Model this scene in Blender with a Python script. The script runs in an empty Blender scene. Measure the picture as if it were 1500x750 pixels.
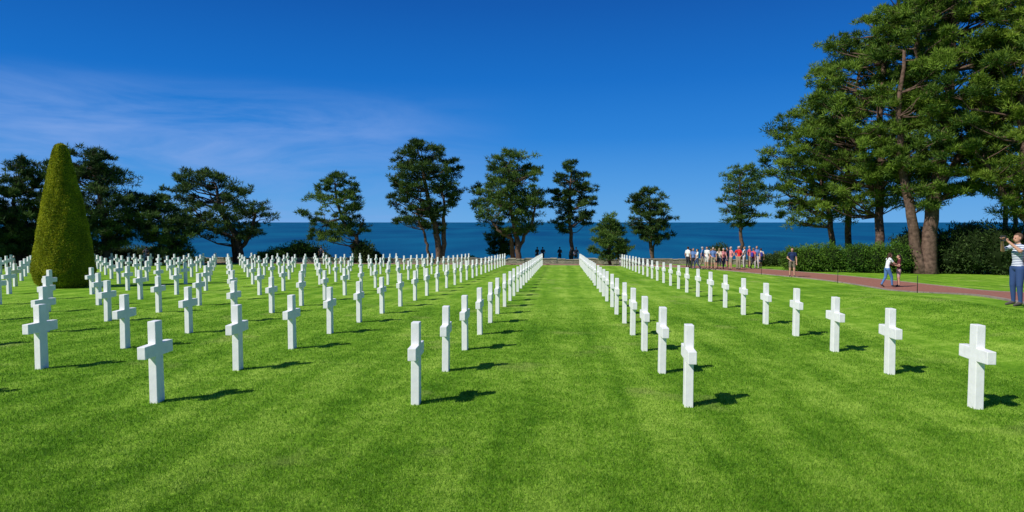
import bpy, math, random
import numpy as np
from mathutils import Vector, Matrix
random.seed(7)
rng = np.random.default_rng(7)

scene = bpy.context.scene
CAMZ = 2.07
YAW = math.atan(74/1000.0)
PITCH = math.atan(50/1000.0)
SY, CY = math.sin(YAW), math.cos(YAW)

# ---------------------------------------------------------------- terrain
def sstep(a, b, x):
    t = np.clip((np.asarray(x, float)-a)/(b-a), 0, 1)
    return t*t*(3-2*t)

def ground(X, Y):
    X = np.asarray(X, float); Y = np.asarray(Y, float)
    z = -0.03*np.clip(Y, -60, 74)
    z = z + 0.46*sstep(7, 11, X)*(1-sstep(20, 32, Y))
    t = np.clip(Y-74, 0, None)
    z = z - np.minimum(0.42*t*t/(t+10), 60)
    return z

def place(x, d):
    """world XY of a thing seen at survey bearing x (photo column) at distance d metres"""
    l = (x-750)/1000.0*d
    return (l*CY - d*SY, l*SY + d*CY)

def gz(x, y):
    return float(ground(x, y))

# ---------------------------------------------------------------- materials
def new_mat(name):
    m = bpy.data.materials.new(name)
    m.use_nodes = True
    nt = m.node_tree
    b = nt.nodes.get("Principled BSDF")
    return m, nt, b

def simple(name, col, rough=0.7, spec=0.3, noise=None, bump=0.0):
    m, nt, b = new_mat(name)
    b.inputs['Roughness'].default_value = rough
    b.inputs['Specular IOR Level'].default_value = spec
    if noise:
        sc, amt = noise
        tc = nt.nodes.new('ShaderNodeTexCoord')
        n = nt.nodes.new('ShaderNodeTexNoise'); n.inputs['Scale'].default_value = sc
        n.inputs['Detail'].default_value = 6
        nt.links.new(tc.outputs['Object'], n.inputs['Vector'])
        r = nt.nodes.new('ShaderNodeValToRGB')
        r.color_ramp.elements[0].position = 0.3; r.color_ramp.elements[1].position = 0.7
        r.color_ramp.elements[0].color = tuple(c*(1-amt) for c in col)+(1,)
        r.color_ramp.elements[1].color = tuple(min(1, c*(1+amt)) for c in col)+(1,)
        nt.links.new(n.outputs['Fac'], r.inputs['Fac'])
        nt.links.new(r.outputs['Color'], b.inputs['Base Color'])
        if bump:
            bp = nt.nodes.new('ShaderNodeBump'); bp.inputs['Strength'].default_value = bump
            bp.inputs['Distance'].default_value = 0.05
            nt.links.new(n.outputs['Fac'], bp.inputs['Height'])
            nt.links.new(bp.outputs['Normal'], b.inputs['Normal'])
    else:
        b.inputs['Base Color'].default_value = tuple(col)+(1,)
    return m

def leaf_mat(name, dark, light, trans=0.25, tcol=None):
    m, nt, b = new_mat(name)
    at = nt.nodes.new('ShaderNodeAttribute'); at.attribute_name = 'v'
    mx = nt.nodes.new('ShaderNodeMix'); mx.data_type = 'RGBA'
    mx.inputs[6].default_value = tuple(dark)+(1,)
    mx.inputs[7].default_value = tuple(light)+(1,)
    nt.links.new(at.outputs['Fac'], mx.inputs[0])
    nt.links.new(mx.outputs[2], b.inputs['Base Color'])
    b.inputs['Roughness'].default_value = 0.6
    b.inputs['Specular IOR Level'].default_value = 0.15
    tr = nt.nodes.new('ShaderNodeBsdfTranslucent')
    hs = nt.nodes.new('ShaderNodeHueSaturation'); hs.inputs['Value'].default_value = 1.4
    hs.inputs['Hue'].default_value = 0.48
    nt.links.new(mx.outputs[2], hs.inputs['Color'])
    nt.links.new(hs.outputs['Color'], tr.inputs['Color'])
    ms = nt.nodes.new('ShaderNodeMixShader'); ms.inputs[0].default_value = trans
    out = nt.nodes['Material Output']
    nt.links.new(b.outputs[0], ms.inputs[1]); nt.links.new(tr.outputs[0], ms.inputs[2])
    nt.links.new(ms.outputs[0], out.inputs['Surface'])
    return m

def grass_color_nodes(nt, var_socket=None):
    """big-scale lawn colour: mowing stripes along the grave rows, dry patches, mottling"""
    g = nt.nodes.new('ShaderNodeNewGeometry')
    sep = nt.nodes.new('ShaderNodeSeparateXYZ'); nt.links.new(g.outputs['Position'], sep.inputs[0])
    def noise(scale, detail=4, vec=None, rough=0.55):
        n = nt.nodes.new('ShaderNodeTexNoise'); n.inputs['Scale'].default_value = scale
        n.inputs['Detail'].default_value = detail; n.inputs['Roughness'].default_value = rough
        nt.links.new(vec or g.outputs['Position'], n.inputs['Vector']); return n.outputs['Fac']
    def math_(op, a, b=None):
        n = nt.nodes.new('ShaderNodeMath'); n.operation = op
        for i, s in enumerate((a, b)):
            if s is None: continue
            if isinstance(s, (int, float)): n.inputs[i].default_value = s
            else: nt.links.new(s, n.inputs[i])
        return n.outputs[0]
    wob = math_('MULTIPLY', noise(0.25, 2), 0.5)
    sx = math_('SINE', math_('MULTIPLY', math_('ADD', sep.outputs['X'], wob), 2*math.pi/1.15))
    sq = nt.nodes.new('ShaderNodeMapRange'); sq.interpolation_type='SMOOTHSTEP'
    sq.inputs[1].default_value=-0.7; sq.inputs[2].default_value=0.7; sq.inputs[3].default_value=-0.085; sq.inputs[4].default_value=0.085
    nt.links.new(sx, sq.inputs[0]); stripe = sq.outputs[0]
    mp = nt.nodes.new('ShaderNodeMapping'); mp.inputs['Scale'].default_value = (3.0, 0.35, 1)
    nt.links.new(g.outputs['Position'], mp.inputs[0])
    st = noise(1.0, 5, mp.outputs[0], 0.65)
    big = noise(0.35, 4)
    mid = noise(3.0, 6)
    fine = noise(14.0, 4, None, 0.7)
    f = math_('ADD', math_('ADD', math_('MULTIPLY', math_('SUBTRACT', st, 0.5), 1.1), stripe),
              math_('ADD', math_('MULTIPLY', math_('SUBTRACT', big, 0.5), 1.3), math_('MULTIPLY', math_('SUBTRACT', mid, 0.5), 1.2)))
    f = math_('ADD', f, math_('MULTIPLY', math_('SUBTRACT', fine, 0.5), 1.2))
    f = math_('ADD', f, 0.5)
    if var_socket is not None:
        f = math_('ADD', f, math_('MULTIPLY', math_('SUBTRACT', var_socket, 0.5), 1.2))
    r = nt.nodes.new('ShaderNodeValToRGB')
    e = r.color_ramp.elements
    e[0].position = 0.0; e[0].color = (0.075, 0.195, 0.008, 1)
    e[1].position = 1.0; e[1].color = (0.335, 0.495, 0.065, 1)
    k = e.new(0.5); k.color = (0.165, 0.325, 0.020, 1)
    nt.links.new(f, r.inputs['Fac'])
    dn = nt.nodes.new('ShaderNodeMapRange'); dn.inputs[1].default_value = 0.60; dn.inputs[2].default_value = 0.75
    nt.links.new(noise(0.6, 4), dn.inputs[0])
    dm = math_('MULTIPLY', dn.outputs[0], 0.6)
    mx = nt.nodes.new('ShaderNodeMix'); mx.data_type = 'RGBA'
    nt.links.new(dm, mx.inputs[0]); nt.links.new(r.outputs['Color'], mx.inputs[6])
    mx.inputs[7].default_value = (0.38, 0.41, 0.12, 1)
    return mx.outputs[2], noise

def make_lawn_mat():
    m, nt, b = new_mat('lawn_ground')
    col, noise = grass_color_nodes(nt)
    nt.links.new(col, b.inputs['Base Color'])
    b.inputs['Roughness'].default_value = 0.9; b.inputs['Specular IOR Level'].default_value = 0.05
    bp = nt.nodes.new('ShaderNodeBump'); bp.inputs['Strength'].default_value = 0.6; bp.inputs['Distance'].default_value = 0.03
    nt.links.new(noise(28, 5), bp.inputs['Height']); nt.links.new(bp.outputs[0], b.inputs['Normal'])
    return m

def make_blade_mat():
    m, nt, b = new_mat('grass_blade')
    at = nt.nodes.new('ShaderNodeAttribute'); at.attribute_name = 'v'
    col, noise = grass_color_nodes(nt, at.outputs['Fac'])
    nt.links.new(col, b.inputs['Base Color'])
    b.inputs['Roughness'].default_value = 0.55; b.inputs['Specular IOR Level'].default_value = 0.2
    tr = nt.nodes.new('ShaderNodeBsdfTranslucent')
    nt.links.new(col, tr.inputs['Color'])
    ms = nt.nodes.new('ShaderNodeMixShader'); ms.inputs[0].default_value = 0.4
    nt.links.new(b.outputs[0], ms.inputs[1]); nt.links.new(tr.outputs[0], ms.inputs[2])
    nt.links.new(ms.outputs[0], nt.nodes['Material Output'].inputs['Surface'])
    return m

M_lawn = make_lawn_mat()
M_blade = make_blade_mat()
M_marble = simple('white_marble', (0.82, 0.81, 0.785), 0.5, 0.35, (9, 0.06), 0.12)
M_bark = simple('pine_bark', (0.125, 0.080, 0.058), 0.9, 0.1, (5, 0.5), 0.8)
M_barkd = simple('dark_bark', (0.06, 0.045, 0.036), 0.9, 0.1, (5, 0.4), 0.6)
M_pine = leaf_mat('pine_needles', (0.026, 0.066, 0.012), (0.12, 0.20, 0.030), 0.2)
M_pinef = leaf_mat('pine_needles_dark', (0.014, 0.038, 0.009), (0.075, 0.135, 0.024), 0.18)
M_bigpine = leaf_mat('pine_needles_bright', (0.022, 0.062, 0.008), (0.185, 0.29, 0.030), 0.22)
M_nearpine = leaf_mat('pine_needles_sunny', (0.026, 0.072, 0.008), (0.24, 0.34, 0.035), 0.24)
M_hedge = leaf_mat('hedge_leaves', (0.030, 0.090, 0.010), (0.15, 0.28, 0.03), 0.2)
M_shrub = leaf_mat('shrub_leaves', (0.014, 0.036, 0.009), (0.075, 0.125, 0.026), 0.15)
M_yew = leaf_mat('topiary_leaves', (0.12, 0.155, 0.006), (0.44, 0.46, 0.022), 0.2)
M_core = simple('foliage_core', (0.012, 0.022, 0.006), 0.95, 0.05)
M_yewcore = simple('topiary_core', (0.12, 0.15, 0.01), 0.95, 0.05, (8, 0.4), 0.8)
M_path = simple('path_tarmac', (0.31, 0.135, 0.095), 0.9, 0.1, (9, 0.18), 0.2)
M_kerb = simple('kerb_stone', (0.30, 0.24, 0.2), 0.85, 0.2, (4, 0.2))
M_post = simple('dark_metal', (0.03, 0.03, 0.028), 0.5, 0.4)

# ---------------------------------------------------------------- mesh builder
class MB:
    def __init__(s): s.V=[]; s.T=[]; s.M=[]; s.A=[]; s.S=[]; s.n=0
    def add(s, V, T, mat=0, v=0.5, smooth=False):
        V=np.asarray(V,float).reshape(-1,3); T=np.asarray(T,int).reshape(-1,3)
        s.V.append(V); s.T.append(T+s.n); s.n+=len(V)
        s.M.append(np.full(len(T),mat,dtype=np.int32) if np.isscalar(mat) else np.asarray(mat,dtype=np.int32))
        s.A.append(np.full(len(T),v,dtype=np.float32) if np.isscalar(v) else np.asarray(v,dtype=np.float32))
        s.S.append(np.full(len(T),smooth))
    def tube(s, pts, rad, n=8, mat=0, cap=True):
        pts=np.asarray(pts,float); rad=np.asarray(rad,float); k=len(pts)
        tan=np.gradient(pts,axis=0); tan/= np.linalg.norm(tan,axis=1)[:,None]+1e-9
        ref=np.array([0.0,1.0,0.03]) if abs(tan[0][1])<0.8 else np.array([1.0,0,0.03])
        V=[]
        a=np.arange(n)/n*2*np.pi
        for i in range(k):
            u=np.cross(tan[i],ref); u/=np.linalg.norm(u)+1e-9; w=np.cross(tan[i],u)
            V.append(pts[i]+rad[i]*(np.cos(a)[:,None]*u+np.sin(a)[:,None]*w))
        V=np.concatenate(V); T=[]
        for i in range(k-1):
            for j in range(n):
                a0=i*n+j;a1=i*n+(j+1)%n;b0=a0+n;b1=a1+n
                T+= [(a0,b0,a1),(a1,b0,b1)]
        if cap:
            V=np.vstack([V,pts[-1:],pts[:1]]);c=len(V)-2
            for j in range(n):
                T.append(((k-1)*n+j,c,(k-1)*n+(j+1)%n)); T.append((j,(j+1)%n,c+1))
        s.add(V,T,mat,0.5,True)
    def leaves(s, C, D, L, W, mat, v):
        n=len(C)
        D=D/(np.linalg.norm(D,axis=1)[:,None]+1e-9)
        R=rng.normal(size=(n,3)); Sd=np.cross(D,R); Sd/=np.linalg.norm(Sd,axis=1)[:,None]+1e-9
        L=np.broadcast_to(L,(n,))[:,None]; W=np.broadcast_to(W,(n,))[:,None]
        V=np.empty((n,3,3)); V[:,0]=C-Sd*W/2; V[:,1]=C+Sd*W/2; V[:,2]=C+D*L
        s.add(V.reshape(-1,3), np.arange(3*n).reshape(-1,3), mat, v)
    def obj(s, name, mats, origin=None, attr=True):
        V=np.concatenate(s.V); T=np.concatenate(s.T); Mi=np.concatenate(s.M); A=np.concatenate(s.A); Sm=np.concatenate(s.S)
        if origin is not None: V=V-np.asarray(origin,float)
        me=bpy.data.meshes.new(name)
        me.vertices.add(len(V)); me.vertices.foreach_set('co',V.astype(np.float32).ravel())
        me.loops.add(len(T)*3); me.loops.foreach_set('vertex_index',T.astype(np.int32).ravel())
        me.polygons.add(len(T)); me.polygons.foreach_set('loop_start',(np.arange(len(T))*3).astype(np.int32))
        me.polygons.foreach_set('material_index',Mi)
        me.polygons.foreach_set('use_smooth',Sm)
        if attr:
            at=me.attributes.new('v','FLOAT','FACE'); at.data.foreach_set('value',A)
        me.update(calc_edges=True)
        for m in mats: me.materials.append(m)
        o=bpy.data.objects.new(name,me); scene.collection.objects.link(o)
        if origin is not None: o.location=origin
        return o

def ico(sub=2):
    import bmesh
    bm=bmesh.new(); bmesh.ops.create_icosphere(bm,subdivisions=sub,radius=1)
    bm.verts.ensure_lookup_table()
    V=np.array([v.co[:] for v in bm.verts]); T=np.array([[v.index for v in f.verts] for f in bm.faces]); bm.free()
    return V,T
ICO2=ico(2); ICO3=ico(3)

# ---------------------------------------------------------------- ground sheet
xs=np.unique(np.concatenate([np.linspace(-400,-60,18),np.linspace(-60,60,121),np.linspace(60,400,18)]))
ys=np.unique(np.concatenate([np.linspace(-120,0,13),np.linspace(0,110,111),np.linspace(110,320,22)]))
GX,GY=np.meshgrid(xs,ys); GZ=ground(GX,GY)
V=np.stack([GX,GY,GZ],-1).reshape(-1,3); nx=len(xs); ny=len(ys)
I=np.arange((nx)*(ny)).reshape(ny,nx)
a=I[:-1,:-1].ravel();b=I[:-1,1:].ravel();c=I[1:,1:].ravel();d=I[1:,:-1].ravel()
mb=MB(); mb.add(V,np.concatenate([np.stack([a,b,c],1),np.stack([a,c,d],1)]),0,0.5,True)
mb.obj('lawn_ground',[M_lawn])

# ---------------------------------------------------------------- grass blades (near lawn)
N=700000
u=rng.random(N); dmin,dmax=4.4,26.0
pw=-0.35
dd=(dmin**pw+u*(dmax**pw-dmin**pw))**(1/pw)
ll=(rng.random(N)*2-1)*(0.80*dd+0.6)
BX=ll*CY-dd*SY; BY=ll*SY+dd*CY
ok=~((BX>11.0)&(BX<18.4))
BX=BX[ok];BY=BY[ok];dd=dd[ok]
C=np.stack([BX,BY,ground(BX,BY)-0.002],-1)
n=len(C)
D=np.stack([rng.normal(0,0.55,n),rng.normal(0,0.55,n),np.ones(n)],-1)
hgt=rng.uniform(0.018,0.044,n)*np.clip((28-dd)/10,0.3,1); wid=0.0045*(dd/5)**0.8*rng.uniform(0.8,1.4,n)
mb=MB(); mb.leaves(C,D,hgt,wid,0,rng.random(n)); mb.obj('grass',[M_blade])

# ---------------------------------------------------------------- sea
def sea():
    m,nt,b=new_mat('sea_water')
    g=nt.nodes.new('ShaderNodeNewGeometry')
    mp=nt.nodes.new('ShaderNodeMapping'); mp.inputs['Scale'].default_value=(0.004,0.0011,1)
    nt.links.new(g.outputs['Position'],mp.inputs[0])
    n=nt.nodes.new('ShaderNodeTexNoise'); n.inputs['Scale'].default_value=1.0; n.inputs['Detail'].default_value=8
    nt.links.new(mp.outputs[0],n.inputs['Vector'])
    r=nt.nodes.new('ShaderNodeValToRGB'); e=r.color_ramp.elements
    e[0].position=0.35; e[0].color=(0.001,0.055,0.140,1)
    e[1].position=0.68; e[1].color=(0.003,0.105,0.200,1)
    nt.links.new(n.outputs['Fac'],r.inputs['Fac']); nt.links.new(r.outputs[0],b.inputs['Base Color'])
    b.inputs['Roughness'].default_value=0.55; b.inputs['Specular IOR Level'].default_value=0.08
    n2=nt.nodes.new('ShaderNodeTexNoise'); n2.inputs['Scale'].default_value=0.12; n2.inputs['Detail'].default_value=6
    nt.links.new(g.outputs['Position'],n2.inputs['Vector'])
    bp=nt.nodes.new('ShaderNodeBump'); bp.inputs['Distance'].default_value=1.5; bp.inputs['Strength'].default_value=0.8
    nt.links.new(n2.outputs['Fac'],bp.inputs['Height']); nt.links.new(bp.outputs[0],b.inputs['Normal'])
    mb=MB(); s=70000
    mb.add([(-s,-200,-55),(s,-200,-55),(s,s,-55),(-s,s,-55)],[(0,1,2),(0,2,3)])
    mb.obj('sea',[m])
sea()

# ---------------------------------------------------------------- path with kerb + rope fence
def smooth_curve(P,n=80):
    P=np.array(P,float); t=np.arange(len(P)); tt=np.linspace(0,len(P)-1,n)
    out=[]
    for x in tt:
        i=min(int(x),len(P)-2); f=x-i
        p0=P[max(i-1,0)];p1=P[i];p2=P[i+1];p3=P[min(i+2,len(P)-1)]
        out.append(0.5*((2*p1)+(-p0+p2)*f+(2*p0-5*p1+4*p2-p3)*f*f+(-p0+3*p1-3*p2+p3)*f**3))
    return np.array(out)
Lf=smooth_curve([(9.5,-30),(10.5,0),(11.2,12),(12.1,18),(13.4,24),(14.2,30),(14.5,38),(13.2,46),(11.4,54),(8.5,59),(3,61.5),(-10,62.5),(-60,63)],220)
Rt=smooth_curve([(13.5,-30),(14.5,0),(15.2,12),(16.2,18),(17.4,24),(18.0,30),(17.9,38),(17.2,46),(15.6,54),(12.0,61),(4,64),(-10,64.3),(-60,64.6)],220)
def strip(A,B,dz,name,mat,cols=6):
    n=len(A); V=[]
    for k in range(cols+1):
        f=k/cols; P=A*(1-f)+B*f
        V.append(np.column_stack([P,ground(P[:,0],P[:,1])+dz]))
    V=np.concatenate(V); T=[]
    for k in range(cols):
        for i in range(n-1):
            a=k*n+i;b=a+1;c=a+n;d=c+1
            T+=[(a,c,b),(b,c,d)]
    mb=MB(); mb.add(V,T,0,0.5,True); return mb.obj(name,[mat])
strip(Lf,Rt,0.03,'path',M_path)
def kerb(A,B,name):
    dirv=(B-A)/np.linalg.norm(B-A,axis=1)[:,None]; O=A-dirv*0.12
    n=len(A); za=ground(A[:,0],A[:,1]); zo=ground(O[:,0],O[:,1])
    rows=[np.column_stack([O,zo-0.05]),np.column_stack([O,zo+0.05]),np.column_stack([A,za+0.05]),np.column_stack([A,za-0.05])]
    V=np.concatenate(rows);T=[]
    for k in range(3):
        for i in range(n-1):
            a=k*n+i;T+=[(a,a+n,a+1),(a+1,a+n,a+n+1)]
    mb=MB(); mb.add(V,T); mb.obj(name,[M_kerb])
kerb(Lf,Rt,'path_kerb'); kerb(Rt,Lf,'path_kerb')

mb=MB(); prev=None
arc=np.concatenate([[0],np.cumsum(np.linalg.norm(np.diff(Lf,axis=0),axis=1))])
for s_ in np.arange(38.5,96,9.3):
    x=np.interp(s_,arc,Lf[:,0])-0.45; y=np.interp(s_,arc,Lf[:,1]); z=gz(x,y)
    mb.tube([(x,y,z-0.05),(x,y,z+0.62),(x,y,z+0.64)],[0.016,0.014,0.009],8)
    mb.tube([(x,y,z+0.63),(x,y,z+0.65),(x,y,z+0.67)],[0.010,0.020,0.008],8)
    if prev is not None:
        P=[]
        for k in range(9):
            f=k/8; P.append((prev[0]*(1-f)+x*f,prev[1]*(1-f)+y*f,prev[2]*(1-f)+z*f+0.55-0.12*4*f*(1-f)))
        mb.tube(P,[0.003]*9,5)
    prev=(x,y,z)
mb.obj('rope_fence',[M_post],attr=False)

# ---------------------------------------------------------------- grave crosses
def cross_mesh():
    import bmesh
    H=1.05; w=0.080; aw=0.305; a0,a1=0.60,0.765; t=0.052
    out=[(-w*1.08,-0.15),(w*1.08,-0.15),(w,a0),(aw,a0+0.004),(aw,a1-0.004),(w*0.97,a1),(w*0.95,H),(-w*0.95,H),(-w*0.97,a1),(-aw,a1-0.004),(-aw,a0+0.004),(-w,a0)]
    bm=bmesh.new()
    vs=[bm.verts.new((t,y,z)) for y,z in out]
    f=bm.faces.new(vs)
    r=bmesh.ops.extrude_face_region(bm,geom=[f])
    for v in r['geom']:
        if isinstance(v,bmesh.types.BMVert): v.co.x=-t
    bmesh.ops.recalc_face_normals(bm,faces=bm.faces)
    bmesh.ops.bevel(bm,geom=[e for e in bm.edges],offset=0.008,segments=2,affect='EDGES',profile=0.6)
    me=bpy.data.meshes.new('grave_cross'); bm.to_mesh(me); bm.free(); me.materials.append(M_marble); return me
CM=cross_mesh()
colsX=[5.19,1.58,-1.85,-5.22,-8.45]+[-11.75-3.3*i for i in range(18)]
Y0=8.62; DY=2.215
CONE=(place(93,30.6))
for ci,X in enumerate(colsX):
    for r in range(25):
        Y=Y0+DY*r+0.055*X
        if X< -0.92*Y-2.5-4: continue
        if r==0 and X<-9: continue
        if math.hypot(X-CONE[0],Y-CONE[1])<2.0: continue
        x=X+random.uniform(-.02,.02); y=Y+random.uniform(-.03,.03)
        o=bpy.data.objects.new('grave_cross',CM); scene.collection.objects.link(o)
        o.location=(x,y,gz(x,y)+random.uniform(-.01,.01)); o.rotation_euler=(random.uniform(-.006,.006),random.uniform(-.008,.008),random.uniform(-.04,.04))

# ---------------------------------------------------------------- topiary cone
def topiary():
    bx,by=CONE; bz=gz(bx,by)
    prof=[(0,0.84),(0.25,1.10),(0.75,1.24),(1.6,1.13),(2.8,0.95),(3.8,0.78),(4.8,0.58),(5.6,0.41),(6.1,0.30),(6.35,0.20),(6.45,0.0)]
    z=np.array([p[0] for p in prof]); r=np.array([p[1] for p in prof])
    nz,na=70,64; zz=np.linspace(0,6.45,nz); V=[];T=[]
    def rad(zv,a): 
        base=np.interp(zv,z,r)
        return base*(1+0.018*np.sin(a*5+zv*1.3)+0.014*np.sin(a*11-zv*2.7)+0.01*np.sin(zv*9+a*3))
    for i in range(nz):
        for j in range(na):
            a=j/na*2*np.pi; rr=rad(zz[i],a)*0.97
            V.append((bx+rr*math.cos(a),by+rr*math.sin(a),bz+zz[i]))
    for i in range(nz-1):
        for j in range(na):
            a=i*na+j;b=i*na+(j+1)%na; T+=[(a,b,a+na),(b,b+na,a+na)]
    mb=MB(); mb.add(V,T,1,0.5,True)
    n=60000
    zs=rng.uniform(0.02,6.44,n*2); keep=rng.random(n*2)<(np.interp(zs,z,r)+0.1)/1.4; zs=zs[keep][:n]; n=len(zs)
    a=rng.uniform(0,2*np.pi,n); rr=rad(zs,a)*rng.uniform(0.95,1.0,n)
    C=np.stack([bx+rr*np.cos(a),by+rr*np.sin(a),bz+zs],-1)
    D=np.stack([np.cos(a),np.sin(a),np.full(n,0.35)],-1)+rng.normal(0,0.75,(n,3))
    v=np.clip(0.5+0.3*np.sin(a*4+zs*1.1)*np.sin(zs*2.3)+rng.normal(0,0.3,n),0,1)
    mb.leaves(C,D,rng.uniform(.03,.07,n),0.04,0,v)
    mb.obj('topiary_cone',[M_yew,M_yewcore],(bx,by,bz))
topiary()

# ---------------------------------------------------------------- pines
def pine(name, d, trunks, profile, nclump, leafs=300, L=0.30, W=0.075, cr=(0.10,0.16), mats=None, flat=0.5, dens=1.0, seed=1, mind=0.7, depthk=0.8, big=False):
    r_=np.random.default_rng(seed); global rng; rng=r_
    nclump=int(nclump*1.5); cr=(cr[0]*0.66,cr[1]*0.82); leafs=int(leafs*0.8)
    k=d/1000.0
    bx_px=trunks[0][0][0]; X0,Y0_=place(bx_px,d); Z0=gz(X0,Y0_)
    def W3(px,py,dep=0.0):
        u=(px-bx_px)*k
        return np.array([X0+u*CY-dep*SY, Y0_+u*SY+dep*CY, CAMZ-(py-325)*k])
    mb=MB(); TP=[]
    for ti,t in enumerate(trunks):
        P=[];R=[]
        pts=smooth_curve([(p[0],p[1]) for p in t],14); rad=np.interp(np.linspace(0,len(t)-1,14),np.arange(len(t)),[p[2] for p in t])
        jit=r_.normal(0,0.06,(14,3)); jit[0]=0
        for i,(p,rd) in enumerate(zip(pts,rad)):
            w=W3(p[0],p[1],0.25*ti*math.sin(i*0.3)*(1 if ti%2 else -1))+jit[i]
            if i==0 and abs(w[2]-Z0)<3: w[2]=min(w[2],Z0)-0.15
            P.append(w);R.append(rd*k*(1.35 if i==0 else 1))
        mb.tube(P,R,9,1); TP.append((np.array(P),np.array(R)))
    prof=sorted(profile); yy=np.array([p[0] for p in prof]); xl=np.array([p[1] for p in prof]); xr=np.array([p[2] for p in prof])
    ytop,ybot=yy[0],yy[-1]; Wmax=(xr-xl).max()
    cl=[]; tries=0
    while len(cl)<nclump and tries<nclump*60:
        tries+=1
        y=r_.uniform(ytop,ybot); a=np.interp(y,yy,xl); b=np.interp(y,yy,xr)
        if r_.random()>(b-a)/Wmax+0.15: continue
        rr=r_.uniform(*cr)*Wmax
        cx=(a+b)/2; hw=max((b-a)/2-rr*0.55,1)
        th=r_.uniform(0,2*np.pi); q=math.sqrt(r_.uniform(0.08,1.0))
        x=cx+hw*q*math.cos(th); dep=hw*q*math.sin(th)*depthk*k
        y2=max(y,ytop+rr*flat)
        p=W3(x,y2,dep)
        if any(np.linalg.norm((p-c[0])*np.array([1,1,1.5]))<mind*(rr*k+c[1])*0.8 for c in cl): 
            if tries<nclump*40: continue
        cl.append((p,rr*k))
    for (p,rr) in cl:
        best=None
        for (P,R) in TP:
            hor=np.linalg.norm(P[:,:2]-p[:2],axis=1)
            tz=p[2]-0.35*hor-0.1
            cost=np.abs(P[:,2]-tz)+0.3*hor
            cost[:3]+=50 if len(P)>6 else 0
            i=int(np.argmin(cost)); 
            if best is None or cost[i]<best[0]: best=(cost[i],P[i],R[i])
        s=best[1]; hor=np.linalg.norm(p-s)
        m1=s*0.6+p*0.4+np.array([0,0,-0.06*hor])+r_.normal(0,0.05*hor,3); m2=s*0.25+p*0.75+np.array([0,0,-0.05*hor])+r_.normal(0,0.03*hor,3)
        br=min(best[2]*0.55,0.016*hor+0.025)
        mb.tube([s,m1,m2,p],[br,br*0.7,br*0.45,br*0.2],5,1,False)
        tone=r_.uniform(0.05,0.8)
        nsub=r_.integers(4,8)
        for q in range(nsub):
            off=r_.normal(0,0.55,3); c=p+off*rr*np.array([1,1,flat*0.9]); sr=rr*r_.uniform(0.3,0.62)
            mb.tube([p*0.7+m2*0.3,(p+c)/2,c],[br*.25,br*.2,0.01],4,1,False)
            nl=int(leafs*dens/nsub)
            dr=r_.normal(size=(nl,3)); dr/=np.linalg.norm(dr,axis=1)[:,None]
            rad=r_.uniform(0.15,1,nl)**0.7
            C=c+dr*rad[:,None]*sr*np.array([1,1,flat*1.1])
            C[:,2]-=0.12*sr*(np.abs(dr[:,0])+np.abs(dr[:,1]))
            D=dr*np.array([1,1,0.8])+np.array([0,0,0.5])+r_.normal(0,0.45,(nl,3))
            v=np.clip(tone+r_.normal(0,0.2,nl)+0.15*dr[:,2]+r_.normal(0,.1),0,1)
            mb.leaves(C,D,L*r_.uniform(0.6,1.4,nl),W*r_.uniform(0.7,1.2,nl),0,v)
    return mb.obj(name,mats or [M_pinef,M_bark],(X0,Y0_,Z0))

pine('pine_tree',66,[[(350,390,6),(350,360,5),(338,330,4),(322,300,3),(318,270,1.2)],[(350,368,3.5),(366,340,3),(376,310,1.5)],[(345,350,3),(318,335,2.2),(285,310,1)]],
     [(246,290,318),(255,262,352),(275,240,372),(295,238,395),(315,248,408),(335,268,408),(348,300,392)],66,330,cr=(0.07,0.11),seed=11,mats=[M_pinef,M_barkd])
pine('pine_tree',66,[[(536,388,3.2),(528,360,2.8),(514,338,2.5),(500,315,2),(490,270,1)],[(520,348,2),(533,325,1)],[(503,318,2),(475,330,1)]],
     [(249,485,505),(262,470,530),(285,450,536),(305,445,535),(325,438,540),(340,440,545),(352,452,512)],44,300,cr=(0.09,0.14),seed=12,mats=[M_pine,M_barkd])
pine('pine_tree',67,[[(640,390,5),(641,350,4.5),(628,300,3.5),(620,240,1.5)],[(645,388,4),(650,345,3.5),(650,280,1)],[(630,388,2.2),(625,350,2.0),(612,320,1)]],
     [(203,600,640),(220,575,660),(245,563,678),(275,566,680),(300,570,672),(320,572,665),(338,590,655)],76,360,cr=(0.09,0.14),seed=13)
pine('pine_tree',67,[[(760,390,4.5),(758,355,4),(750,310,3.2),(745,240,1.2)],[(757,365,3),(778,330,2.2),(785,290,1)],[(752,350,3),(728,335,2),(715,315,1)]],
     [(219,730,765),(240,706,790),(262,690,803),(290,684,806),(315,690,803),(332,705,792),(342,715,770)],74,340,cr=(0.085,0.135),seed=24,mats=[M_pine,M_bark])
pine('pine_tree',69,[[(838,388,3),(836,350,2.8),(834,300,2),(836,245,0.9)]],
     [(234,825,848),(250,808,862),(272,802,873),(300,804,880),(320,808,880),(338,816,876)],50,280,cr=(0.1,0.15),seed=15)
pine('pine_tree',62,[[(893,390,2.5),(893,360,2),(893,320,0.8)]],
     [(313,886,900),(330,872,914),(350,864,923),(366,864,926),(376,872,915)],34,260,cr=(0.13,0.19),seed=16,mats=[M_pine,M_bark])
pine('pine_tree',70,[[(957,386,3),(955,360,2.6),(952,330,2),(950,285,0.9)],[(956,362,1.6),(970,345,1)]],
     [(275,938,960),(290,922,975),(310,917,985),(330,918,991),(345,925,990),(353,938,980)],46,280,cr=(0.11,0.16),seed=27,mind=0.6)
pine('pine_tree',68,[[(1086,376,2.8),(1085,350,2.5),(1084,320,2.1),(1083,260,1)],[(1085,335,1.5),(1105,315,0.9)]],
     [(240,1075,1098),(255,1055,1118),(275,1044,1128),(295,1040,1133),(312,1046,1130),(330,1065,1115)],40,240,cr=(0.1,0.15),seed=18,mats=[M_pine,M_bark])
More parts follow.
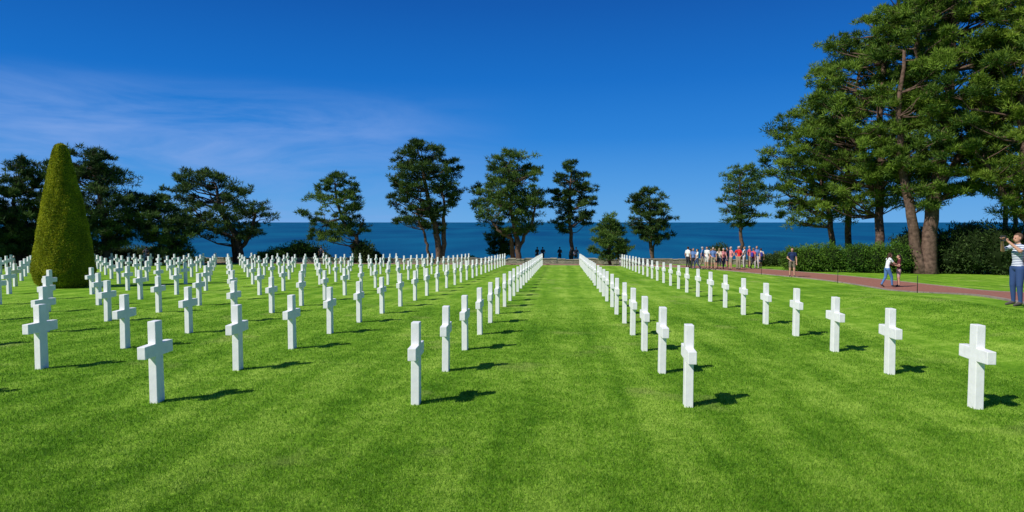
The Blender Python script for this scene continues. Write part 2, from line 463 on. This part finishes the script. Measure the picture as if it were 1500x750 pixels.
pine('pine_tree',72,[[(735,392,2.2),(733,370,1.8),(735,345,0.8)]],
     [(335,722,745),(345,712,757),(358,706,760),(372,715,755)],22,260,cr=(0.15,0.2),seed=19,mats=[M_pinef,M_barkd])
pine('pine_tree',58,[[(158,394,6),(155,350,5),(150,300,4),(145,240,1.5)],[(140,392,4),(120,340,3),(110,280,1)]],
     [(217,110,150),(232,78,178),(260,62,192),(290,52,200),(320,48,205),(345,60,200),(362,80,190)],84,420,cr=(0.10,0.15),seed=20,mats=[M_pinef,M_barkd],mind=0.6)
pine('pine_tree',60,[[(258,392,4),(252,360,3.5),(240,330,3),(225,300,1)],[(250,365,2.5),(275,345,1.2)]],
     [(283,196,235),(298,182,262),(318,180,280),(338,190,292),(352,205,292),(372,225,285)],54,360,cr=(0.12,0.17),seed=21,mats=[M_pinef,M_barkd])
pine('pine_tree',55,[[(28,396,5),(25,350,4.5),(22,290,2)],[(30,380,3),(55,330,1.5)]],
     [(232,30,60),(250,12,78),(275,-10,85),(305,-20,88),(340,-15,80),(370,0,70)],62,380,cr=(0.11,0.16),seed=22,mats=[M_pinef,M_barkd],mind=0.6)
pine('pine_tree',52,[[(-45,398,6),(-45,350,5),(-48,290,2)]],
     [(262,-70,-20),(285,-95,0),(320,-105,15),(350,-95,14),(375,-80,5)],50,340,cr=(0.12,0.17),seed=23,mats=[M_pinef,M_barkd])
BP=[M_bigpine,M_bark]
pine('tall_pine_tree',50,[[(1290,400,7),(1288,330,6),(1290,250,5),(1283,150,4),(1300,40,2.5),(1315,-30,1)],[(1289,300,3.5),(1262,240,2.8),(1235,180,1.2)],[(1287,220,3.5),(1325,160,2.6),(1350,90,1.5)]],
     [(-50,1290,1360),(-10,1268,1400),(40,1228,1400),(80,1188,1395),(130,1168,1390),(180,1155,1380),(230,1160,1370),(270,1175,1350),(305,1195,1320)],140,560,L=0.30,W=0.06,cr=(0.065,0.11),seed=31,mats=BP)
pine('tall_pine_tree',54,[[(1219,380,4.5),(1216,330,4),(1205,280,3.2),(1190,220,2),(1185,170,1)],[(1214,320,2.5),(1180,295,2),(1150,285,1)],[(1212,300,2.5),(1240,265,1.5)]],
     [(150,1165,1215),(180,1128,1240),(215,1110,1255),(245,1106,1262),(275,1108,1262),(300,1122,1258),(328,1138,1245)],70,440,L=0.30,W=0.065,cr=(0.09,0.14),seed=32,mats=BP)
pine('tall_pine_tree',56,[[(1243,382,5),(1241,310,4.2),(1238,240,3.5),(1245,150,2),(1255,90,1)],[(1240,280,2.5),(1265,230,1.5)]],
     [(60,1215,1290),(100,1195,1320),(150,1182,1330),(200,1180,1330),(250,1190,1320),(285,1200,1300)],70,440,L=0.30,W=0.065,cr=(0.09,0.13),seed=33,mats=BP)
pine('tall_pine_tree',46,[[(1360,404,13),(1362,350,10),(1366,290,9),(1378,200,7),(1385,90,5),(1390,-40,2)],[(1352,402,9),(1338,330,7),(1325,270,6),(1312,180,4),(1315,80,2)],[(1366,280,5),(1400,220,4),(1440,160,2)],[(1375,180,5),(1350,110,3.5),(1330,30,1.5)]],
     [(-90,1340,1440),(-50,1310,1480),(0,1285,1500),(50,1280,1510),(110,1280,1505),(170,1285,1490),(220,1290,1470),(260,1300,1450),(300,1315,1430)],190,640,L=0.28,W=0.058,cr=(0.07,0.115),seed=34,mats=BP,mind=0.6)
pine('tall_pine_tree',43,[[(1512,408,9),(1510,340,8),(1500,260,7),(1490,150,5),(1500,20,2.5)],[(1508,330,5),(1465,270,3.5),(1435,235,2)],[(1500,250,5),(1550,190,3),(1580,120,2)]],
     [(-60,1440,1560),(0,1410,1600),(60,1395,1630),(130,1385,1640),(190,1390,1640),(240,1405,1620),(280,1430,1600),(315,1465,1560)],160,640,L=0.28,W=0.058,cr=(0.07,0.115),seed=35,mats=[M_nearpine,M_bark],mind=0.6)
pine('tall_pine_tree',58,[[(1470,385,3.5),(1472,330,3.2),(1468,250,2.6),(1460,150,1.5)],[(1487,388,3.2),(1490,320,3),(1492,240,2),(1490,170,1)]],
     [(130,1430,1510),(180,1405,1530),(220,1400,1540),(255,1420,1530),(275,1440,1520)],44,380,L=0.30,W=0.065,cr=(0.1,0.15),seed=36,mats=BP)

# ---------------------------------------------------------------- shrubs & hedges
rng=np.random.default_rng(99)
def bush(name, blobs, mat, L=0.14, W=0.07, per=2600, org=None):
    """blobs: (X,Y,z,rx,ry,rz)"""
    mb=MB()
    for (X,Y,z,rx,ry,rz) in blobs:
        V,T=ICO3
        ns=1+0.10*np.sin(V[:,0]*4+X)*np.sin(V[:,1]*5+Y)+0.08*np.sin(V[:,2]*7+X*2)
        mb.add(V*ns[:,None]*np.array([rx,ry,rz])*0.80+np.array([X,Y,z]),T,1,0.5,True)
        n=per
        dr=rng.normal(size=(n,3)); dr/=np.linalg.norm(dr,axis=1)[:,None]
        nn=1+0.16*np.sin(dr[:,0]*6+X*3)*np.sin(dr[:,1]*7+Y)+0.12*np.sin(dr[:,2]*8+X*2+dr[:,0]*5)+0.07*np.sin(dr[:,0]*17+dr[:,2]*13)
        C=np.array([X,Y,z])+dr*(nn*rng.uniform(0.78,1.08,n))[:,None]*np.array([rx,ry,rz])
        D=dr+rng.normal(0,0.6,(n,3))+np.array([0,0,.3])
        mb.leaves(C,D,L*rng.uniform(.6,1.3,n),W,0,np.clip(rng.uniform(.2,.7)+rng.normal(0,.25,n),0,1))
    b=blobs[0]
    return mb.obj(name,[mat,M_core],(b[0],b[1],gz(b[0],b[1])))
def B(px,py,d,rxp,ryp,dep=None):
    k=d/1000; X,Y=place(px,d); return (X,Y,CAMZ-(py-325)*k,rxp*k,(dep or rxp)*k,ryp*k)
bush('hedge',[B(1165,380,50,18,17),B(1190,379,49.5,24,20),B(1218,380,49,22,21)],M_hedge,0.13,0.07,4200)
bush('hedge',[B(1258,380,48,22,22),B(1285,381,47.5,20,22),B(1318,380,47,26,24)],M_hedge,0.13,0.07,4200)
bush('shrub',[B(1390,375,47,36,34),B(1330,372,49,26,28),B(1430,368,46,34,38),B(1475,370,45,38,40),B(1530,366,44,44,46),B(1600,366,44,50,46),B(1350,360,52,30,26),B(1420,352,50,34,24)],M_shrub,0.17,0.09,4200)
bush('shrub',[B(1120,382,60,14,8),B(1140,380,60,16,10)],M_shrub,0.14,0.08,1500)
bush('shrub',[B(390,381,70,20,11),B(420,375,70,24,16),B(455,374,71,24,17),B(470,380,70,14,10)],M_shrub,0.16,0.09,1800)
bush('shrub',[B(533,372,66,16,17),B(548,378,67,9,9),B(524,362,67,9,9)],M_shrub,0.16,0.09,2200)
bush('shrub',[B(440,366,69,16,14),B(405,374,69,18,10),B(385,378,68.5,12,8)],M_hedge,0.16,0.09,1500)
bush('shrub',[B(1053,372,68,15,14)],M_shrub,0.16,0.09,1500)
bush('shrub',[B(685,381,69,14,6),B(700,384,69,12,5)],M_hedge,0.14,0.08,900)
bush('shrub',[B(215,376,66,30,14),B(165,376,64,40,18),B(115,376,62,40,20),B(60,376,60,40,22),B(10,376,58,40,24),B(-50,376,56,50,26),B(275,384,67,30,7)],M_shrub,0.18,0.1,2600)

# ---------------------------------------------------------------- low sea-front stone wall
def wall():
    m,nt,b=new_mat('stone_wall')
    tc=nt.nodes.new('ShaderNodeTexCoord'); mp=nt.nodes.new('ShaderNodeMapping'); mp.inputs['Rotation'].default_value=(math.pi/2,0,0)
    nt.links.new(tc.outputs['Object'],mp.inputs[0])
    br=nt.nodes.new('ShaderNodeTexBrick'); br.inputs['Scale'].default_value=2.2; br.inputs['Mortar Size'].default_value=0.03
    br.inputs['Color1'].default_value=(0.36,0.31,0.23,1); br.inputs['Color2'].default_value=(0.20,0.175,0.135,1); br.inputs['Mortar'].default_value=(0.09,0.08,0.065,1)
    nt.links.new(mp.outputs[0],br.inputs['Vector']); nt.links.new(br.outputs['Color'],b.inputs['Base Color']); b.inputs['Roughness'].default_value=0.9
    mb=MB(); r=random.Random(4)
    x=-66.0
    while x<22:
        L=r.uniform(0.5,1.0); h=0.42+r.uniform(-.08,.06); y0=66.3+r.uniform(-.03,.03); z=gz(x,66.3)
        for (za,zb,w,mi) in ((z-0.3,z+h,0.22,0),(z+h,z+h+0.08+r.uniform(-.02,.03),0.27,1)):
            V=[(x+i*(L-.012),y0+j*w,(za,zb)[k]) for k in (0,1) for j in (-1,1) for i in (0,1)]
            T=[(0,2,1),(1,2,3),(4,5,6),(5,7,6),(0,1,4),(1,5,4),(2,6,3),(3,6,7),(0,4,2),(2,4,6),(1,3,5),(3,7,5)]
            mb.add(V,T,mi)
        x+=L
    mb.obj('stone_wall',[m,simple('coping_stone',(0.30,0.27,0.21),0.9,0.2,(1.2,0.5))],attr=False)
wall()

# ---------------------------------------------------------------- people
def flatmat(name,c,r=0.8): return simple(name,c,r,0.2)
SKIN=flatmat('skin',(0.52,0.28,0.19),0.55); EYE=flatmat('eye',(0.02,0.015,0.01),0.3); LIP=flatmat('lip',(0.36,0.11,0.09),0.5)
_mc={}
def cm(c):
    if not isinstance(c,tuple): return c
    if c not in _mc: _mc[c]=flatmat('cloth',c,0.85)
    return _mc[c]
def stripes():
    m,nt,b=new_mat('striped_cloth'); tc=nt.nodes.new('ShaderNodeTexCoord'); w=nt.nodes.new('ShaderNodeTexWave')
    w.bands_direction='Z'; w.inputs['Scale'].default_value=7.5; w.inputs['Distortion'].default_value=0.4
    nt.links.new(tc.outputs['Object'],w.inputs['Vector']); r=nt.nodes.new('ShaderNodeValToRGB'); r.color_ramp.interpolation='CONSTANT'
    r.color_ramp.elements[0].color=(0.05,0.08,0.2,1); r.color_ramp.elements[1].position=0.34; r.color_ramp.elements[1].color=(0.72,0.74,0.78,1)
    nt.links.new(w.outputs['Fac'],r.inputs['Fac']); nt.links.new(r.outputs[0],b.inputs['Base Color']); b.inputs['Roughness'].default_value=0.85
    return m
STRIPE=stripes()

def capsule(p0,p1,r0,r1,sc=(1,1),n=14,seg=7):
    """tapered capsule; sc scales the cross section along body X / body Y"""
    p0=np.array(p0,float);p1=np.array(p1,float);ax=p1-p0;Ln=np.linalg.norm(ax);ax=ax/(Ln+1e-9)
    ref=np.array([0,1.0,0]) if abs(ax[1])<0.9 else np.array([0,0,1.0])
    u=np.cross(ref,ax);u/=np.linalg.norm(u);w=np.cross(ax,u)
    rings=[]
    for i in range(1,seg): t=math.pi/2*(1-i/seg); rings.append((p0-ax*r0*math.sin(t)*min(sc), r0*math.cos(t)))
    rings.append((p0,r0)); rings.append((p0*.5+p1*.5,(r0+r1)/2)); rings.append((p1,r1))
    for i in range(1,seg): t=math.pi/2*i/seg; rings.append((p1+ax*r1*math.sin(t)*min(sc), r1*math.cos(t)))
    a=np.arange(n)/n*2*np.pi; V=[];T=[]
    for c,r in rings: V.append(c+r*(sc[0]*np.cos(a)[:,None]*u+sc[1]*np.sin(a)[:,None]*w))
    V=np.concatenate(V);k=len(rings)
    for i in range(k-1):
        for j in range(n):
            a0=i*n+j;a1=i*n+(j+1)%n;T+=[(a0,a1,a0+n),(a1,a1+n,a0+n)]
    V=np.vstack([V,(rings[0][0]-ax*0.002)[None],(rings[-1][0]+ax*0.002)[None]]);c0=len(V)-2
    for j in range(n): T.append((c0,(j+1)%n,j)); T.append((c0+1,(k-1)*n+j,(k-1)*n+(j+1)%n))
    return V,T

def person(name,X,Y,facing,H=1.7,shirt=(0.6,0.6,0.6),legs=(0.05,0.07,0.14),hair=(0.05,0.03,0.02),pose=None,shorts=False,longhair=False,dress=False,sleeve=0.6,vox=0.02,female=False,phone=False,shoe=(0.08,0.07,0.06),backpack=None,Z=None):
    J=dict(pel=(0,0,.53),wst=(0,0,.62),che=(0,0.0,.73),nkb=(0,-0.005,.815),nk=(0,0.0,.86),hd=(0,0.012,.93),
      sR=(.105,-.005,.80),eR=(.135,-.02,.63),wR=(.14,.03,.485),sL=(-.105,-.005,.80),eL=(-.135,-.02,.63),wL=(-.14,.03,.485),
      hR=(.05,0,.51),kR=(.058,.01,.285),aR=(.06,-.012,.045),tR=(.07,.085,.018),hL=(-.05,0,.51),kL=(-.058,.01,.285),aL=(-.06,-.012,.045),tL=(-.07,.085,.018))
    if female: J['sR']=(.09,-.005,.80); J['sL']=(-.09,-.005,.80)
    if pose: J.update(pose)
    J={k:np.array(v)*H for k,v in J.items()}
    h=H; tw=0.9 if female else 1.0
    caps=[('pelvis','pel','wst',.088,.072*tw,(1,.72)),('torso','wst','che',.074*tw,.092*tw,(1,.66)),('torso','che','nkb',.092*tw,.05,(1,.68)),
      ('torso','sR','nkb',.036,.04,(1,1)),('torso','sL','nkb',.036,.04,(1,1)),('neck','nkb','nk',.032,.029,(1,1))]
    for s in 'RL':
        caps+=[('uarm','s'+s,'e'+s,.034,.026,(1,1)),('farm','e'+s,'w'+s,.025,.016,(1,1)),('thigh','h'+s,'k'+s,.058,.040,(1,1)),('calf','k'+s,'a'+s,.038,.024,(1,1)),('foot','a'+s,'t'+s,.026,.018,(1,1))]
    VV=[];TT=[];nn=0;segs=[]
    def addp(V,T):
        nonlocal nn; VV.append(V);TT.append(np.array(T)+nn);nn+=len(V)
    for (lb,a,b,r0,r1,sc) in caps:
        addp(*capsule(J[a],J[b],r0*h,r1*h,sc)); segs.append((lb,J[a],J[b],r0*h,r1*h))
    hands={}
    for s in 'RL':
        dv=J['w'+s]-J['e'+s]; dv/=np.linalg.norm(dv); p1=J['w'+s]+dv*.035*h
        addp(*capsule(J['w'+s],p1,.016*h,.021*h,(1,.6))); segs.append(('hand',J['w'+s],p1,.016*h,.02*h)); hands[s]=(J['w'+s],p1,dv)
    hd=J['hd']; V,T=ICO3
    addp(V*np.array([.044,.055,.056])*h+hd+np.array([0,-.006,.01])*h,T); segs.append(('head',hd,hd,.055*h,.055*h))
    addp(V*np.array([.034,.040,.042])*h+hd+np.array([0,.012,-.024])*h,T)
    addp(*capsule(hd+np.array([0,.052,.004])*h,hd+np.array([0,.060,-.012])*h,.005*h,.0085*h))
    for s in (-1,1): addp(V*np.array([.006,.011,.016])*h+hd+np.array([s*.045,-.004,-.002])*h,T)
    if dress: addp(*capsule(J['pel']+np.array([0,0,.03])*h,J['pel']*np.array([1,1,.62]),.085*h,.12*h,(1,.8))); segs.append(('pelvis',J['pel'],J['pel']*np.array([1,1,.66]),.085*h,.13*h))
    if backpack: addp(*capsule(J['che']+np.array([0,-.11,.03])*h,J['wst']+np.array([0,-.11,0])*h,.06*h,.065*h,(1.2,.8))); segs.append(('pack',J['che']+np.array([0,-.12,.03])*h,J['wst']+np.array([0,-.12,0])*h,.06*h,.065*h))
    addp(V*np.array([.049,.058,.057])*h+hd+np.array([0,-.014,.018])*h,T)
    if longhair:
        addp(*capsule(hd+np.array([0,-.04,0])*h,J['nkb']+np.array([0,-.045,-.02])*h,.042*h,.028*h,(1.1,.7))); segs.append(('hair',hd+np.array([0,-.06,-.01])*h,J['nkb']+np.array([0,-.055,-.02])*h,.036*h,.024*h))
    me=bpy.data.meshes.new('t'); V=np.concatenate(VV);T=np.concatenate(TT)
    me.from_pydata(V.tolist(),[],T.tolist()); me.update()
    o=bpy.data.objects.new('t',me); scene.collection.objects.link(o)
    rm=o.modifiers.new('r','REMESH'); rm.mode='VOXEL'; rm.voxel_size=vox
    sm=o.modifiers.new('s','SMOOTH'); sm.iterations=3; sm.factor=0.5
    dg=bpy.context.evaluated_depsgraph_get(); ev=o.evaluated_get(dg); m2=bpy.data.meshes.new_from_object(ev)
    m2.calc_loop_triangles()
    V=np.empty(len(m2.vertices)*3,np.float32); m2.vertices.foreach_get('co',V); V=V.reshape(-1,3).astype(float)
    T=np.empty(len(m2.loop_triangles)*3,np.int32); m2.loop_triangles.foreach_get('vertices',T); T=T.reshape(-1,3)
    bpy.data.objects.remove(o); bpy.data.meshes.remove(me); bpy.data.meshes.remove(m2)
    C=V[T].mean(1); best=np.full(len(C),1e9); lab=np.zeros(len(C),int); tt=np.zeros(len(C))
    for i,(lb,a,b,r0,r1) in enumerate(segs):
        ab=b-a; q=np.clip(((C-a)@ab)/(ab@ab+1e-9),0,1); dist=np.linalg.norm(C-(a+q[:,None]*ab),axis=1)-(r0+(r1-r0)*q)
        u_=dist<best; best[u_]=dist[u_]; lab[u_]=i; tt[u_]=q[u_]
    L=np.array([s[0] for s in segs])[lab]
    mi=np.zeros(len(C),int)
    mi[(L=='torso')]=1; mi[(L=='pelvis')]=2; mi[(L=='pelvis')&(tt>.25)]=1
    mi[(L=='uarm')&(tt<sleeve)]=1; 
    if sleeve>1: mi[(L=='farm')]=1
    mi[(L=='thigh')]=2; mi[L=='foot']=4; mi[(L=='calf')]=2
    if shorts: mi[(L=='calf')&(tt<.93)]=0; mi[(L=='thigh')&(tt>.88)]=0
    if shorts: mi[(L=='calf')&(tt>=.93)]=4
    if dress: mi[(L=='pelvis')]=1; mi[(L=='thigh')]=np.where(C[L=='thigh'][:,2]>.34*h,1,0)
    hc=(C-hd)/h; isH=(L=='head')|((L=='neck')&(hc[:,2]>-.045)&(hc[:,1]<-.03))
    mi[isH&((hc[:,2]>.040)|(hc[:,1]<-.008-.0*hc[:,2])&(hc[:,2]>-.035)&(np.abs(hc[:,0])<.06)|((hc[:,1]<.02)&(hc[:,2]>.022)))]=3
    mi[L=='hair']=3; mi[L=='pack']=7
    mb=MB(); mb.add(V,T,mi,0.5,True)
    VI,TI=ICO2
    for s in (-1,1): mb.add(VI*np.array([.0075,.004,.0045])*h+hd+np.array([s*.018,.0525,.004])*h,TI,5,0.5,True)
    mb.add(VI*np.array([.014,.004,.004])*h+hd+np.array([0,.0545,-.030])*h,TI,6,0.5,True)
    for s in 'RL':
        w,p,dv=hands[s]; ref=np.array([0,1.0,0]) if abs(dv[1])<0.8 else np.array([0,0,1.0])
        sd=np.cross(ref,dv); sd/=np.linalg.norm(sd); nr=np.cross(dv,sd)
        inw=nr
        for k,ln in enumerate((.040,.046,.043,.034)):
            o0=p+dv*.010*h+sd*(k-1.5)*.0095*h
            pts=[o0,o0+dv*ln*.45*h+inw*.004*h,o0+dv*ln*.78*h+inw*.013*h,o0+dv*ln*.95*h+inw*.024*h]
            mb.tube(pts,[.0056*h,.0052*h,.0047*h,.0036*h],6,0)
        o0=w+dv*.012*h-sd*.014*h
        mb.tube([o0,o0+dv*.015*h-sd*.012*h,o0+dv*.032*h-sd*.016*h+inw*.008*h],[.0068*h,.006*h,.0045*h],6,0)
    mats=[SKIN,cm(shirt),cm(legs),cm(hair),cm(shoe),EYE,LIP,cm(backpack or (0.03,0.03,0.04))]
    if phone:
        mid=(hands['R'][1]+hands['L'][1])/2+(hands['R'][2]+hands['L'][2])/2*.03*h
        V8=[mid+np.array([i*.045,j*.006,k*.04])*h for i in(-1,1) for j in(-1,1) for k in(-1,1)]
        T8=[(0,1,3),(0,3,2),(4,6,7),(4,7,5),(0,4,5),(0,5,1),(2,3,7),(2,7,6),(0,2,6),(0,6,4),(1,5,7),(1,7,3)]
        mb.add(V8,T8,8); mats.append(M_post)
        mb.tube([mid+np.array([0.01,.006,0])*h,mid+np.array([0.01,.028,0])*h],[.018*h,.016*h],12,8)
    ob=mb.obj(name,mats,attr=False)
    fx,fy=facing; ob.rotation_euler=(0,0,math.atan2(-fx,fy)); ob.location=(X,Y,(gz(X,Y) if Z is None else Z)+0.0)
    return ob

walk=dict(kR=(.055,.10,.295),aR=(.055,.12,.06),tR=(.06,.21,.035),kL=(-.055,-.01,.29),aL=(-.055,-.13,.07),tL=(-.06,-.05,.018),eR=(.13,-.06,.64),wR=(.13,-.06,.50),eL=(-.13,.05,.64),wL=(-.13,.11,.52))
reach=dict(walk); reach.update(che=(0,.03,.73),nkb=(0,.045,.81),nk=(0,.06,.85),hd=(0,.08,.915),sR=(.09,.04,.795),sL=(-.09,.04,.795),eR=(.10,.14,.68),wR=(.07,.27,.64),eL=(-.10,.13,.67),wL=(-.07,.26,.62))
photo=dict(eR=(.15,.10,.76),wR=(.055,.19,.885),eL=(-.15,.10,.76),wL=(-.055,.19,.885),sR=(.108,.01,.81),sL=(-.108,.01,.81))
stand2=dict(eR=(.15,-.05,.64),wR=(.06,.06,.57),aL=(-.08,.03,.045),tL=(-.11,.12,.018),kL=(-.07,.04,.285))
hips=dict(eR=(.17,-.06,.66),wR=(.10,-.01,.56),eL=(-.17,-.06,.66),wL=(-.10,-.01,.56))
foldp=dict(eR=(.14,.02,.64),wR=(-.01,.11,.68),eL=(-.14,.02,.64),wL=(.01,.12,.665))

PZ=0.03
def onpath(X,Y): return gz(X,Y)+PZ
X,Y=place(1492,17.2); person('man',X,Y,(-1,-0.15),1.84,shirt=STRIPE,legs=(0.035,0.07,0.18),hair=(0.10,0.06,0.035),pose=photo,phone=True,sleeve=0.85,vox=0.012,Z=onpath(X,Y))
X,Y=place(1301,31.5); person('woman',X,Y,(1,0.1),1.62,shirt=(0.75,0.75,0.76),legs=(0.08,0.18,0.38),hair=(0.06,0.03,0.02),pose=reach,longhair=True,female=True,vox=0.013,Z=onpath(X,Y))
X,Y=place(1318,31.8); person('woman',X,Y,(-1,0.3),1.52,shirt=(0.10,0.02,0.025),legs=(0.50,0.30,0.28),hair=(0.03,0.02,0.015),pose=foldp,longhair=True,female=True,shorts=True,vox=0.013,Z=onpath(X,Y))
X,Y=place(1161,41); person('man',X,Y,(-0.3,-1),1.76,shirt=(0.015,0.03,0.09),legs=(0.17,0.14,0.10),pose=stand2,shorts=True,hair=(0.04,0.03,0.02),vox=0.014,Z=onpath(X,Y))
cols=[(0.74,0.72,0.70),(0.55,0.03,0.03),(0.65,0.25,0.25),(0.12,0.2,0.42),(0.70,0.55,0.45),(0.55,0.08,0.1),(0.05,0.06,0.1),(0.75,0.40,0.38)]
lcols=[(0.05,0.07,0.14),(0.3,0.26,0.18),(0.5,0.48,0.45),(0.03,0.03,0.04)]
rr=random.Random(5)
pxs=[1008,1016,1022,1029,1036,1042,1048,1054,1060,1066,1071,1082,1083,1091,1098,1104,1109,1115,1012,1045]
for i,px in enumerate(pxs):
    d=rr.uniform(51,56); X,Y=place(px,d); fem=rr.random()<.55
    person('woman' if fem else 'man',X,Y,(rr.uniform(-1,1),rr.uniform(-1,.6)),rr.uniform(1.55,1.8),shirt=cols[rr.randrange(8)] if px not in(1082,1083) else (0.62,0.03,0.03),legs=lcols[rr.randrange(4)],
      hair=rr.choice([(0.05,0.03,0.02),(0.25,0.16,0.08),(0.4,0.38,0.35)]),pose=rr.choice([None,walk,stand2,hips,foldp]),shorts=rr.random()<.6,longhair=fem and rr.random()<.6,female=fem,dress=fem and rr.random()<.2,vox=0.026,backpack=rr.choice([None,None,(0.05,0.05,0.3)]),Z=onpath(X,Y))
for i,(px,d) in enumerate([(787,68),(795,68.2),(820,69),(844,68.5),(214,64),(222,64.4),(838,69.5),(470,69)]):
    X,Y=place(px,d); person('man' if i%2 else 'woman',X,Y,(rr.uniform(-.5,.5),1),1.62,shirt=rr.choice([(0.03,0.04,0.06),(0.1,0.1,0.14),(0.02,0.02,0.02)]),legs=(0.03,0.035,0.05),pose=rr.choice([hips,foldp,stand2]),vox=0.028,female=not i%2)

# ---------------------------------------------------------------- light
el=math.radians(43); saz=math.atan2(-0.95,-0.75)
sdir=Vector((math.sin(saz)*math.cos(el),math.cos(saz)*math.cos(el),math.sin(el)))
L=bpy.data.lights.new('sun','SUN'); L.energy=5.0; L.angle=math.radians(0.53); L.color=(1,0.97,0.915)
lo=bpy.data.objects.new('sun',L); scene.collection.objects.link(lo); lo.rotation_euler=sdir.to_track_quat('Z','Y').to_euler(); lo.location=(0,0,60)

w=bpy.data.worlds.new('World'); scene.world=w; w.use_nodes=True; nt=w.node_tree
bg=nt.nodes['Background']; sk=nt.nodes.new('ShaderNodeTexSky'); sk.sky_type='NISHITA'; sk.sun_disc=False
sk.sun_elevation=el; sk.sun_rotation=saz%(2*math.pi); sk.air_density=1.0; sk.dust_density=0.3; sk.ozone_density=3.0; sk.altitude=50
tc=nt.nodes.new('ShaderNodeTexCoord')
sp=nt.nodes.new('ShaderNodeSeparateXYZ'); nt.links.new(tc.outputs['Generated'],sp.inputs[0])
# clear maritime air: deep blue overhead, paler blue at the sea horizon
gr=nt.nodes.new('ShaderNodeValToRGB'); e=gr.color_ramp.elements
e[0].position=0.0; e[0].color=(0.120,0.400,0.80,1)
e[1].position=1.0; e[1].color=(0.03,0.10,0.30,1)
for p,c in ((0.05,(0.065,0.320,0.77)),(0.12,(0.012,0.215,0.69)),(0.20,(0.0,0.150,0.58)),(0.30,(0.0,0.095,0.43)),(0.5,(0.02,0.10,0.34))):
    k=e.new(p); k.color=(c[0],c[1],c[2],1)
nt.links.new(sp.outputs['Z'],gr.inputs['Fac'])
sc=nt.nodes.new('ShaderNodeVectorMath'); sc.operation='SCALE'; sc.inputs['Scale'].default_value=10.0
nt.links.new(gr.outputs[0],sc.inputs[0])
mg=nt.nodes.new('ShaderNodeMix'); mg.data_type='RGBA'; mg.inputs[0].default_value=0.95
nt.links.new(sk.outputs[0],mg.inputs[6]); nt.links.new(sc.outputs[0],mg.inputs[7])
mp=nt.nodes.new('ShaderNodeMapping'); mp.inputs['Scale'].default_value=(2.2,2.2,12); mp.inputs['Rotation'].default_value=(0.06,0.10,0)
nt.links.new(tc.outputs['Generated'],mp.inputs[0])
nz=nt.nodes.new('ShaderNodeTexNoise'); nz.inputs['Scale'].default_value=1.6; nz.inputs['Detail'].default_value=8; nz.inputs['Roughness'].default_value=0.58; nz.inputs['Distortion'].default_value=0.6
nt.links.new(mp.outputs[0],nz.inputs['Vector'])
mr=nt.nodes.new('ShaderNodeMapRange'); mr.inputs[1].default_value=0.36; mr.inputs[2].default_value=0.78; nt.links.new(nz.outputs['Fac'],mr.inputs[0])
dt=nt.nodes.new('ShaderNodeVectorMath'); dt.operation='DOT_PRODUCT'
cd=Vector(place(80,1)+(0.11,)).normalized(); dt.inputs[1].default_value=cd[:]
nt.links.new(tc.outputs['Generated'],dt.inputs[0])
m2=nt.nodes.new('ShaderNodeMapRange'); m2.interpolation_type='SMOOTHSTEP'; m2.inputs[1].default_value=0.80; m2.inputs[2].default_value=1.0; nt.links.new(dt.outputs['Value'],m2.inputs[0])
m3=nt.nodes.new('ShaderNodeMapRange'); m3.interpolation_type='SMOOTHSTEP'; m3.inputs[1].default_value=0.20; m3.inputs[2].default_value=0.13; nt.links.new(sp.outputs['Z'],m3.inputs[0])
def mul(a,b):
    n=nt.nodes.new('ShaderNodeMath'); n.operation='MULTIPLY'
    for i,s in enumerate((a,b)):
        if isinstance(s,float): n.inputs[i].default_value=s
        else: nt.links.new(s,n.inputs[i])
    return n.outputs[0]
fac=mul(mul(mul(mr.outputs[0],m2.outputs[0]),m3.outputs[0]),0.9)
mx=nt.nodes.new('ShaderNodeMix'); mx.data_type='RGBA'; nt.links.new(fac,mx.inputs[0]); nt.links.new(mg.outputs[2],mx.inputs[6]); mx.inputs[7].default_value=(2.5,4.1,8.0,1)
nt.links.new(mx.outputs[2],bg.inputs['Color']); bg.inputs['Strength'].default_value=0.10

# ---------------------------------------------------------------- camera
cam=bpy.data.cameras.new('camera'); co=bpy.data.objects.new('camera',cam); scene.collection.objects.link(co)
cam.sensor_width=36; cam.lens=24.0; cam.clip_end=200000; cam.clip_start=0.1
co.location=(0,0,CAMZ); co.rotation_euler=(math.pi/2-PITCH,0,YAW)
scene.camera=co
scene.view_settings.view_transform='Standard'; scene.view_settings.look='None'; scene.view_settings.exposure=0
